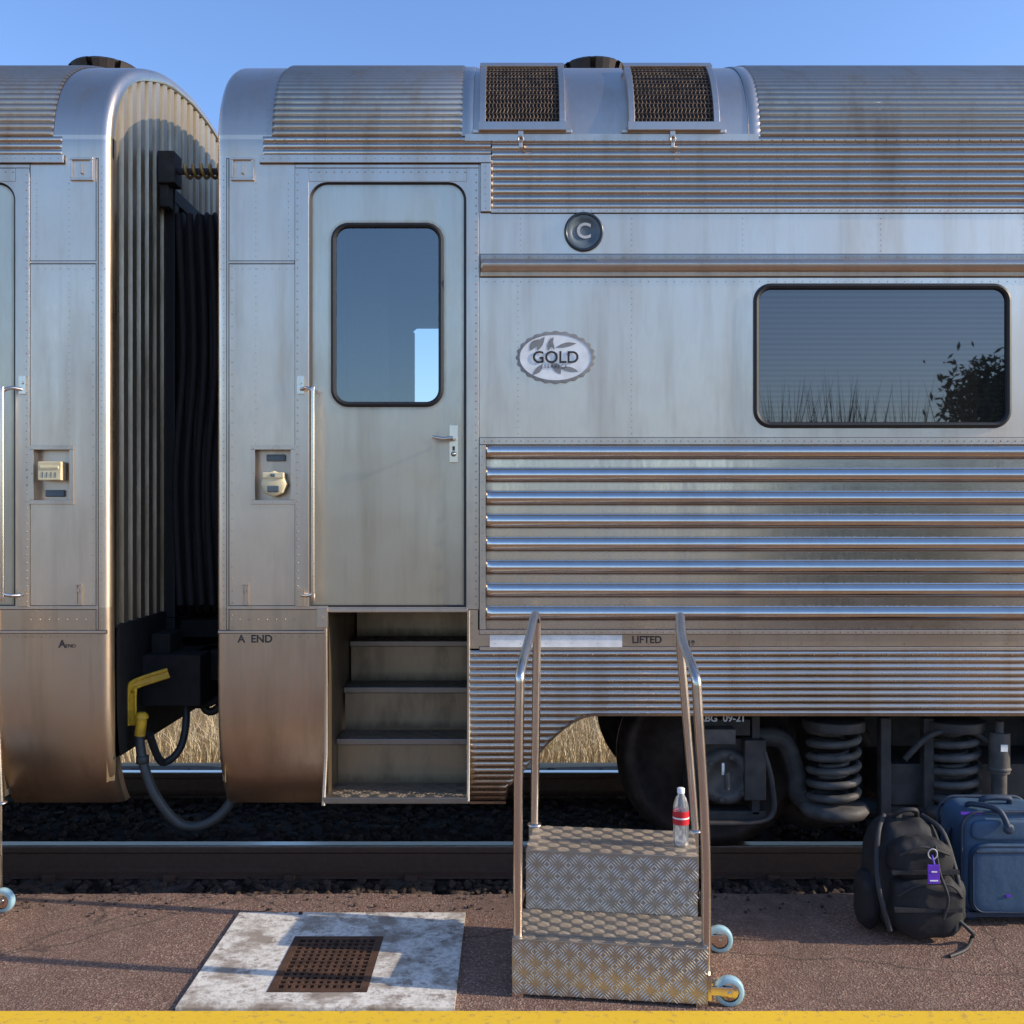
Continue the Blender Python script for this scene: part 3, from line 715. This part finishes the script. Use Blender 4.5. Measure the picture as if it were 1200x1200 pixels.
# ------------------------------------------------------------ platform
def f_plat(nt,b):
    tc=N(nt,'ShaderNodeTexCoord').outputs['Object']
    v=N(nt,'ShaderNodeTexVoronoi'); v.inputs['Scale'].default_value=150; nt.links.new(tc,v.inputs[0])
    n=noise(nt,1.2,(1,1,1),5,.6,tc); n2=noise(nt,9,(1,1,1),5,.65,tc)
    sp=N(nt,'ShaderNodeSeparateColor'); nt.links.new(v.outputs['Color'],sp.inputs[0])
    c=ramp(nt,sp.outputs[0],[(0.,(.13,.068,.048)),(.5,(.215,.12,.083)),(.85,(.30,.18,.13)),(1.,(.46,.33,.25))])
    c=mixc(nt,ramp(nt,n,[(.4,0.),(.65,.6)]),c,(.115,.073,.054)); c=mixc(nt,ramp(nt,n2,[(.5,0.),(.8,.6)]),c,(.30,.20,.145))
    vc=N(nt,'ShaderNodeTexVoronoi',feature='DISTANCE_TO_EDGE'); vc.inputs['Scale'].default_value=.9
    mp=N(nt,'ShaderNodeMix',data_type='VECTOR'); mp.inputs[0].default_value=.12; nn=N(nt,'ShaderNodeTexNoise'); nn.inputs['Scale'].default_value=5; nt.links.new(tc,nn.inputs[0])
    nt.links.new(tc,mp.inputs[4]); nt.links.new(nn.outputs['Color'],mp.inputs[5]); nt.links.new(mp.outputs[1],vc.inputs[0])
    ck=ramp(nt,vc.outputs['Distance'],[(.0,1.),(.006,0.)])
    c=mixc(nt,math_(nt,'MULTIPLY',ck,.7),c,(.04,.028,.022))
    nt.links.new(c,b.inputs['Base Color']); b.inputs['Roughness'].default_value=.9
    bump(nt,b,v.outputs['Distance'],.5,.006); bump(nt,b,n2,.35,.012)
M['platform']=gm('red_chip_seal',f_plat)
mb=MB(); xs=np.arange(-30,30.01,.04) ; 
rows=[]
for x in xs:
    e=-.13+.02*mn.noise(Vector((x*2.2,0,0)))+.012*mn.noise(Vector((x*14,3,0)))
    rows.append([(x,e+.03,-.26),(x,e+.012,-.06),(x,e-.002,-.014),(x,e-.02,-.002),(x,-.4,0),(x,-8,0)])
mb.grid(rows,True); mb.obj('platform','platform')
def f_yel(nt,b):
    n=noise(nt,30,detail=8,rough=.7); c=mixc(nt,ramp(nt,n,[(.54,0.),(.72,1.)]),(.90,.56,.03),(.45,.27,.10)); nt.links.new(c,b.inputs['Base Color']); b.inputs['Roughness'].default_value=.7; bump(nt,b,n,.3,.003)
M['yel']=gm('yellow_road_paint',f_yel)
mb=MB(); mb.grid([[(x,-1.36,.004),(x,-1.250+.004*mn.noise(Vector((x*9,0,2)))+.003*mn.noise(Vector((x*40,0,2))),.004)] for x in np.arange(-15,15,.02)],True); mb.obj('yellow_line','yel')
slab=empty('drain_cover')
def f_slab(nt,b):
    n=noise(nt,5,detail=6,rough=.7); n2=noise(nt,45,detail=5,rough=.7); n3=noise(nt,14,detail=6,rough=.75)
    c=mixc(nt,ramp(nt,n2,[(.45,0.),(.65,1.)]),(.80,.75,.66),(.46,.41,.34)); c=mixc(nt,ramp(nt,n,[(.48,0.),(.60,1.)]),c,(.34,.28,.22)); c=mixc(nt,ramp(nt,n3,[(.55,0.),(.62,.8)]),c,(.24,.18,.14))
    nt.links.new(c,b.inputs['Base Color']); b.inputs['Roughness'].default_value=.85; bump(nt,b,n2,.4,.004)
M['slab']=gm('worn_painted_concrete',f_slab)
sx0,sx1,sy0,sy1=-1.17,-.2,-1.242,-.40; gx0,gx1,gy0,gy1=-.85,-.55,-1.10,-.68
mb=MB(); 
mb.box(sx0,gx0-.03,sy0,sy1,-.02,.012); mb.box(gx1+.03,sx1,sy0,sy1,-.02,.012); mb.box(gx0-.03,gx1+.03,gy1+.03,sy1,-.02,.012); mb.box(gx0-.03,gx1+.03,sy0,gy0-.03,-.02,.012)
mb.obj('concrete_slab','slab',slab)
mb=MB(); mb.box(gx0-.029,gx1+.029,gy0-.029,gy0,.0,.014); mb.box(gx0-.029,gx1+.029,gy1,gy1+.029,.0,.014); mb.box(gx0-.029,gx0,gy0,gy1,.0,.014); mb.box(gx1,gx1+.029,gy0,gy1,.0,.014)
for i in range(1,11): x=gx0+(gx1-gx0)*i/11; mb.box(x-.006,x+.006,gy0,gy1,.003,.012)
for i in range(1,13): y=gy0+(gy1-gy0)*i/13; mb.box(gx0,gx1,y-.005,y+.005,.004,.013)
mb.obj('iron_grate','rust',slab)
mb=MB(); mb.box(gx0-.02,gx1+.02,gy0-.02,gy1+.02,.0012,.0025); mb.obj('pit_dark_sheet','darkint',slab)  # thin dark sheet on the platform, painted in place of a shaded pit
stones('loose_gravel',420,(-3,3),(-.42,-.13),(.003,.011),lambda y:0.0,'ballast')

# ------------------------------------------------------------ portable steps
M['casterblue']=simple('caster_tyre',(.30,.48,.55),.45)
def portable(ox,oy):
    root=empty('portable_steps'); ang=math.radians(-7)
    R=Matrix.Rotation(ang,4,'Z'); T=Matrix.Translation((ox,oy,0))@R
    W=.69
    pl=MB(); ck=MB(); ch=MB(); tb=MB(); cs=MB(); cw=MB()
    z1,z2=.21,.437; d1,d2=.275,.58
    pl.box(0,W,0,.012,.012,z1-.003); pl.box(0,W,-.004,d1,z1-.003,z1); pl.box(0.02,W-.02,d1,d1+.01,z1,z2-.003); pl.box(.02,W-.02,d1-.004,d2,z2-.003,z2)
    pl.add([(0,0.012,.03),(0,d2,.03),(0,d2,z1-.004),(0,.012,z1-.004)],[(0,1,2,3)]); pl.add([(W,0.012,.03),(W,d2,.03),(W,d2,z1-.004),(W,.012,z1-.004)],[(0,1,2,3)])
    pl.add([(.02,d1,z1),(.02,d2,z1),(.02,d2,z2-.004),(.02,d1,z2-.004)],[(0,1,2,3)]); pl.add([(W-.02,d1,z1),(W-.02,d2,z1),(W-.02,d2,z2-.004),(W-.02,d1,z2-.004)],[(0,1,2,3)])
    pl.box(.0,W,d2-.01,d2,.03,z2-.004)
    c=.041
    chequer(ck,(0,-.0005,.014),(1,0,0),(0,0,1),W,z1-.02,c,.0020); chequer(ch,(0,0,z1+.0003),(1,0,0),(0,1,0),W,d1,c,.0009)
    chequer(ck,(.02,d1-.0005,z1),(1,0,0),(0,0,1),W-.04,z2-z1-.01,c,.0020); chequer(ch,(.02,d1,z2+.0003),(1,0,0),(0,1,0),W-.04,d2-d1,c,.0009)
    for xf,xb,xt in ((.018,.022,.030),(W-.006,W-.012,W-.075)):
        tb.tube(cat([(xf,.03,.05),(xf,.03,.55),(xf*.6+xt*.4,.035,1.06),(xf*.45+xt*.55,.07,1.16),(xt,.30,1.245),(xt,.50,1.31),(xt,.575,1.295),(xt,.60,1.22),(xt*.5+xb*.5,.60,.85),(xb,.585,.437)],7),.0175,14)
        tb.lathe((xb,.585,z2),(0,0,1),[(.03,0),(.03,.004),(.018,.008)],16)
    for x in (.02,W-.02): tb.box(x-.02,x+.02,.0,.03,0,.013)
    for yc in (.03,.47):
        cx=W+.075
        cw.lathe((cx,yc-.016,.052),(0,1,0),[(.034,0),(.046,0),(.052,.006),(.052,.026),(.046,.032),(.034,.032)],28)
        cs.lathe((cx,yc-.014,.052),(0,1,0),[(0,-.004),(.012,-.004),(.014,.002),(.034,.002),(.034,.028),(0,.028)],24)
        cs.box(W-.002,cx+.012,yc-.028,yc-.020,.045,.075); cs.box(W-.002,cx+.012,yc+.022,yc+.030,.045,.075); cs.box(W,W+.012,yc-.04,yc+.04,.03,.12)
        cs.cyl((cx,yc-.035,.052),(cx,yc+.035,.052),.008,10)
    for mb_,n,mt,bv in ((pl,'step_plates','plate',.002),(ck,'riser_pattern','bars',0),(ch,'tread_pattern','barsflat',0),(tb,'handrails','tube',0),(cs,'caster_brackets','tube',.001),(cw,'caster_tyres','casterblue',0)):
        mb_.v=[tuple(T@Vector(p)) for p in mb_.v]; mb_.obj(n,mt,root,bv)
    return T
T1=portable(0.0,-1.14)
portable(-3.02,-.74)

# ------------------------------------------------------------ bottle
bot=empty('water_bottle')
bx_,by_,bz_=X(798,-.82),-.82,.4392
m,nt,b=newmat('clear_plastic'); b.inputs['Base Color'].default_value=(.9,.95,.97,1); b.inputs['Roughness'].default_value=.06; b.inputs['Transmission Weight'].default_value=.85; b.inputs['IOR'].default_value=1.2; M['clear']=m
M['redlabel']=simple('red_label',(.60,.02,.03),.4)
mb=MB(); mb.lathe((bx_,by_,bz_),(0,0,1),[(0,.004),(.024,0),(.030,.006),(.030,.03),(.0285,.035),(.030,.04),(.030,.078),(.031,.08),(.031,.14),(.030,.145),(.028,.16),(.020,.185),(.013,.195),(.0125,.205),(0,.206)],28); mb.obj('bottle_body','clear',bot)
mb=MB(); mb.lathe((bx_,by_,bz_),(0,0,1),[(.0318,.084),(.0318,.136)],28); mb.obj('bottle_label','redlabel',bot)
mb=MB(); mb.lathe((bx_,by_,bz_),(0,0,1),[(.0322,.106),(.0322,.112)],28); mb.lathe((bx_,by_,bz_),(0,0,1),[(.0145,.202),(.0145,.220),(.012,.222),(0,.222)],24); mb.obj('bottle_cap_and_band','white',bot)

# ------------------------------------------------------------ luggage
def sblob(mb,c,sz,e=3.2,nu=40,nv=26,wr=.006,fq=14,taper=0,seed=0,lean=0):
    cx,cy,cz=c; P=[]
    sg=lambda v,p: math.copysign(abs(v)**p,v)
    p=2/e
    for i in range(nu):
        a=2*math.pi*i/nu; row=[]
        for j in range(nv+1):
            b=-math.pi/2+math.pi*j/nv
            x=sg(math.cos(b),p)*sg(math.cos(a),p);y=sg(math.cos(b),p)*sg(math.sin(a),p);z=sg(math.sin(b),p)
            k=1-taper*(z+1)/2
            q=Vector((x*sz[0]/2*k,y*sz[1]/2*(1-taper*.6*(z+1)/2),z*sz[2]/2))
            w=wr*mn.noise(q*fq+Vector((seed,0,0)))+wr*.5*mn.noise(q*fq*2.5+Vector((seed,5,0)))
            q+=q.normalized()*w; q.y+=lean*(z+1)
            row.append((cx+q.x,cy+q.y,cz+q.z))
        P.append(row)
    mb.grid(P,True,closeu=True)
def fabric(name,col,rough=.85):
    m,nt,b=newmat(name); tc=N(nt,'ShaderNodeTexCoord').outputs['Object']
    n=noise(nt,500,(1,1,1),2,.5,tc); n2=noise(nt,8,(1,1,1),4,.5,tc)
    nt.links.new(mixc(nt,n2,tuple(v*.75 for v in col),tuple(v*1.3 for v in col)),b.inputs['Base Color']); b.inputs['Roughness'].default_value=rough
    bump(nt,b,n,.4,.001); bump(nt,b,n2,.3,.02); return m
M['bpack']=fabric('black_nylon',(.010,.010,.012),.75); M['bpack2']=fabric('black_webbing',(.02,.02,.023),.6)
M['blue']=fabric('blue_ballistic_nylon',(.040,.088,.155),.65); M['blued']=fabric('navy_trim',(.018,.035,.065),.6)
M['purple']=simple('purple_tag',(.14,.04,.50),.4)
bp=empty('backpack')
bx,by=1.64,-.56
mb=MB(); 
sblob(mb,(bx,by+.02,.235),(.36,.24,.46),3.0,wr=.014,taper=.18,lean=.02)
sblob(mb,(bx+.03,by-.10,.145),(.29,.13,.25),3.2,wr=.012,seed=3)
sblob(mb,(bx+.015,by-.075,.325),(.25,.13,.17),3,wr=.012,seed=8)
sblob(mb,(bx-.165,by+.02,.13),(.09,.16,.23),2.6,wr=.012,seed=5); sblob(mb,(bx+.175,by+.0,.13),(.09,.16,.23),2.6,wr=.012,seed=6)
mb.obj('pack_body','bpack',bp)
mb=MB()
mb.tube(cat([(bx-.05,by+.04,.455),(bx-.03,by+.0,.495),(bx+.03,by+.0,.498),(bx+.05,by+.04,.455)],6),.010,8)
for sx in (-1,1):
    mb.tube(cat([(bx+sx*.08,by+.06,.46),(bx+sx*.13,by-.02,.42),(bx+sx*.155,by-.07,.31),(bx+sx*.16,by-.12,.2),(bx+sx*.13,by-.15,.06)],6),.011,8)
mb.tube(cat([(bx-.09,by-.145,.36),(bx,by-.150,.395),(bx+.11,by-.14,.36)],6),.005,6)
mb.tube(cat([(bx-.1,by-.155,.20),(bx-.02,by-.172,.25),(bx+.1,by-.172,.25),(bx+.16,by-.15,.19)],6),.005,6)
mb.tube(cat([(bx+.12,by-.13,.12),(bx+.19,by-.16,.06),(bx+.21,by-.12,.02),(bx+.15,by-.20,.008),(bx+.06,by-.26,.006)],6),.008,8)
mb.tube(cat([(bx+.05,by-.15,.4),(bx+.06,by-.17,.3),(bx+.09,by-.18,.2),(bx+.07,by-.18,.12)],6),.006,8)
for z in (.29,.15): mb.box(bx-.12,bx+.15,by-.174 if z<.2 else by-.145,by-.156 if z<.2 else by-.125,z-.008,z+.008)
mb.obj('pack_straps','bpack2',bp,.002)
mb=MB(); mb.box(bx+.004,bx+.052,by-.192,by-.187,.262,.338); mb.tube([(bx+.03,by-.19,.338),(bx+.03,by-.17,.37)],.004,6); mb.obj('luggage_tag','purple',bp,.002)
mb=MB(); mb.box(bx+.012,bx+.044,by-.194,by-.1925,.273,.278); mb.box(bx+.018,bx+.040,by-.194,by-.1925,.308,.313); mb.obj('tag_print','white',bp)
mb=MB(); mb.tube([(bx+.03+.018*math.cos(a),by-.175,.375+.02*math.sin(a)) for a in np.linspace(0,6.28,20)],.0025,6); mb.obj('tag_ring','greytext',bp)
su=empty('suitcase'); sx,sy=2.085,-.38
mb=MB(); sblob(mb,(sx,sy,.255),(.40,.25,.44),7,64,40,wr=.007,fq=8,seed=2); sblob(mb,(sx,sy-.125,.20),(.34,.06,.29),6,48,30,wr=.006,fq=9,seed=4)
sblob(mb,(sx,sy-.12,.40),(.32,.04,.085),5,48,24,wr=.005,fq=9,seed=9); mb.obj('case_body','blue',su)
mb=MB()
for yy in (-.128,.128): 
    pth=[(a,b_) for a,b_ in rrect(sx,.255,.395,.435,.07,6)]; mb.tube([(a,sy+yy*.93,b_) for a,b_ in pth+[pth[0]]],.007,8,False)
pth=rrect(sx,.20,.325,.275,.05,6); mb.tube([(a,sy-.150,b_) for a,b_ in pth+[pth[0]]],.004,6,False)
mb.tube([(sx-.15,sy-.154,.315),(sx+.15,sy-.154,.315)],.005,6)
mb.tube(cat([(sx-.06,sy,.47),(sx-.05,sy-.01,.50),(sx+.05,sy-.01,.50),(sx+.06,sy,.47)],6),.013,10)
mb.tube(cat([(sx-.20,sy-.02,.38),(sx-.215,sy-.02,.35),(sx-.215,sy-.02,.25),(sx-.20,sy-.02,.22)],6),.012,8)
for a in (-.14,.14):
    for yy in (-.07,.08):
        mb.lathe((sx+a,sy+yy-.01,.025),(0,1,0),[(0,0),(.024,0),(.025,.01),(.024,.02),(0,.02)],20); mb.box(sx+a-.02,sx+a+.02,sy+yy-.02,sy+yy+.02,.03,.06)
mb.box(sx-.19,sx+.19,sy-.13,sy+.12,.035,.055)
mb.obj('case_trim_handles_wheels','blued',su,.003)
mb=MB(); mb.tube(cat([(sx-.13,sy-.02,.465),(sx-.13,sy-.06,.49),(sx-.05,sy-.13,.485),(sx-.02,sy-.16,.42)],6),.012,8); mb.lathe((sx-.02,sy-.158,.415),(0,-1,0),[(.022,0),(.022,.008),(.012,.01),(0,.01)],20); mb.obj('case_strap','blued',su)
mb=MB(); mb.box(sx-.20,sx-.11,sy-.12,sy-.115,.462,.472); mb.box(sx-.03,sx-.01,sy-.16,sy-.157,.13,.14); mb.obj('case_label','purple',su)

# ------------------------------------------------------------ vegetation
def f_grass(nt,b):
    g=N(nt,'ShaderNodeNewGeometry'); c=ramp(nt,g.outputs['Random Per Island'],[(0.,(.40,.27,.13)),(.5,(.64,.49,.29)),(.9,(.75,.64,.43)),(1.,(.28,.28,.12))])
    nt.links.new(c,b.inputs['Base Color']); b.inputs['Roughness'].default_value=.7
M['grass']=gm('dry_grass_blades',f_grass)
def blades(name,n,xr,yr,hr,mat,lean=.35,w=.006,zf=lambda x,y:gz(y),dens=None):
    mb=MB()
    for i in range(n):
        x=random.uniform(*xr);y=random.uniform(*yr)
        if dens and random.random()>dens(x,y): continue
        h=random.uniform(*hr); a=random.uniform(0,6.28); l=random.uniform(.05,lean)*h; z=zf(x,y)
        dx,dy=math.cos(a)*l,math.sin(a)*l; px,py=-math.sin(a)*w,math.cos(a)*w
        if random.random()<.5: px,py=w,0
        mb.add([(x-px,y-py,z),(x+px,y+py,z),(x+dx*.35+px*.8,y+dy*.35+py*.8,z+h*.6),(x+dx*.35-px*.8,y+dy*.35-py*.8,z+h*.6),(x+dx,y+dy,z+h*(1-.2*l/h))],[(0,1,2,3),(3,2,4)])
    return mb.obj(name,mat)
blades('dry_grass',22000,(-6.0,2.0),(4.7,9.5),(.22,.60),'grass',.9,.004,dens=lambda x,y:.35+.65*(mn.noise(Vector((x*1.2,y*1.2,0)))>-.1))
blades('dry_grass',7000,(-14,16),(-13,-8.3),(.2,.7),'grass',.5,.008)
def f_leaf(nt,b):
    g=N(nt,'ShaderNodeNewGeometry'); c=ramp(nt,g.outputs['Random Per Island'],[(0.,(.015,.03,.008)),(.6,(.05,.08,.02)),(1.,(.10,.13,.04))]); nt.links.new(c,b.inputs['Base Color']); b.inputs['Roughness'].default_value=.6
M['leaf']=gm('foliage',f_leaf); M['bark']=simple('bark',(.09,.065,.045),.9)
blades('tall_reeds',1300,(3.3,6.2),(-9.5,-8.7),(2.5,4.0),'leaf',.20,.016,zf=lambda x,y:-.26,dens=lambda x,y: max(.05,min(1,1.3*math.sin(x*7.3)+.5*math.sin(x*3.1+1))))
def tree(name,x,y,h,r,n=1500,leaf=.09,lo=.5):
    root=empty(name); tr=MB(); lf=MB()
    top=Vector((x,y,-.26+h*.55)); tr.tube(cat([(x,y,-.3),(x+.05,y,h*.25),tuple(top)],5),.1,8,True,[.14-.08*i/10 for i in range(11)])
    cl=[]
    for k in range(12):
        a=random.uniform(0,6.28); d=random.uniform(.2,1)*r; e=Vector((x+d*math.cos(a),y+d*math.sin(a),h*random.uniform(lo,.93)-.26)); 
        tr.tube(cat([tuple(top-Vector((0,0,random.uniform(0,h*.2)))),tuple((top+e)/2+Vector((0,0,.1))),tuple(e)],4),.03,6,False,[.05-.004*i for i in range(9)]); cl.append((e,random.uniform(.35,.6)*r))
    for i in range(n):
        e,rr=random.choice(cl); v=Vector((random.gauss(0,.5),random.gauss(0,.5),random.gauss(0,.4)))*rr; p=e+v
        u=Vector((random.gauss(0,1),random.gauss(0,1),random.gauss(0,1))).normalized(); w=u.orthogonal().normalized(); L_=leaf*random.uniform(.6,1.3)
        lf.add([p-u*L_,p+w*L_*.35,p+u*L_,p-w*L_*.35],[(0,1,2,3)])
    tr.obj('trunk','bark',root); lf.obj('crown','leaf',root)
tree('shrub_tree',7.5,-10.5,4.35,.95,6500,.075,.60)
for (x,y,h,r) in ((-30,-60,5,3),(-12,-70,5.5,3.5),(4,-65,5,3),(22,-62,6,4),(40,-70,5,4),(60,-60,6,4),(-50,-62,6,4)): tree('gum_tree',x,y,h,r,900,.35)

# ------------------------------------------------------------ light & sky
EL=23; AZ=8
w=bpy.data.worlds.new('World'); sc.world=w; w.use_nodes=True; nt=w.node_tree; nt.nodes.clear()
o=nt.nodes.new('ShaderNodeOutputWorld'); b=nt.nodes.new('ShaderNodeBackground'); s=nt.nodes.new('ShaderNodeTexSky')
s.sky_type='NISHITA'; s.sun_disc=False; s.sun_elevation=math.radians(EL); s.sun_rotation=math.radians(90+AZ); s.air_density=1.0; s.dust_density=.8; s.ozone_density=2.0
mx=mixc(nt,1.0,s.outputs[0],(1.25,1.45,1.85),'MULTIPLY')
nt.links.new(mx,b.inputs[0]); b.inputs[1].default_value=.15; nt.links.new(b.outputs[0],o.inputs[0])
l=bpy.data.lights.new('sun','SUN'); l.energy=5; l.angle=math.radians(.5); l.color=(1,.86,.66)
lo=bpy.data.objects.new('sun',l); sc.collection.objects.link(lo)
d=Vector((math.cos(math.radians(AZ))*math.cos(math.radians(EL)),-math.sin(math.radians(AZ))*math.cos(math.radians(EL)),math.sin(math.radians(EL))))
lo.rotation_euler=d.to_track_quat('Z','Y').to_euler(); lo.location=(10,-5,10)
sc.view_settings.view_transform='Standard'; sc.view_settings.look='None'; sc.view_settings.exposure=0
cam=bpy.data.cameras.new('camera'); co=bpy.data.objects.new('camera',cam); sc.collection.objects.link(co)
co.location=(0,-D,CZ); co.rotation_euler=(math.pi/2,0,0); cam.sensor_width=36; cam.lens=36*F/1200; cam.shift_y=-(600-HZ)/1200; cam.clip_end=4000; cam.clip_start=.05
sc.camera=co
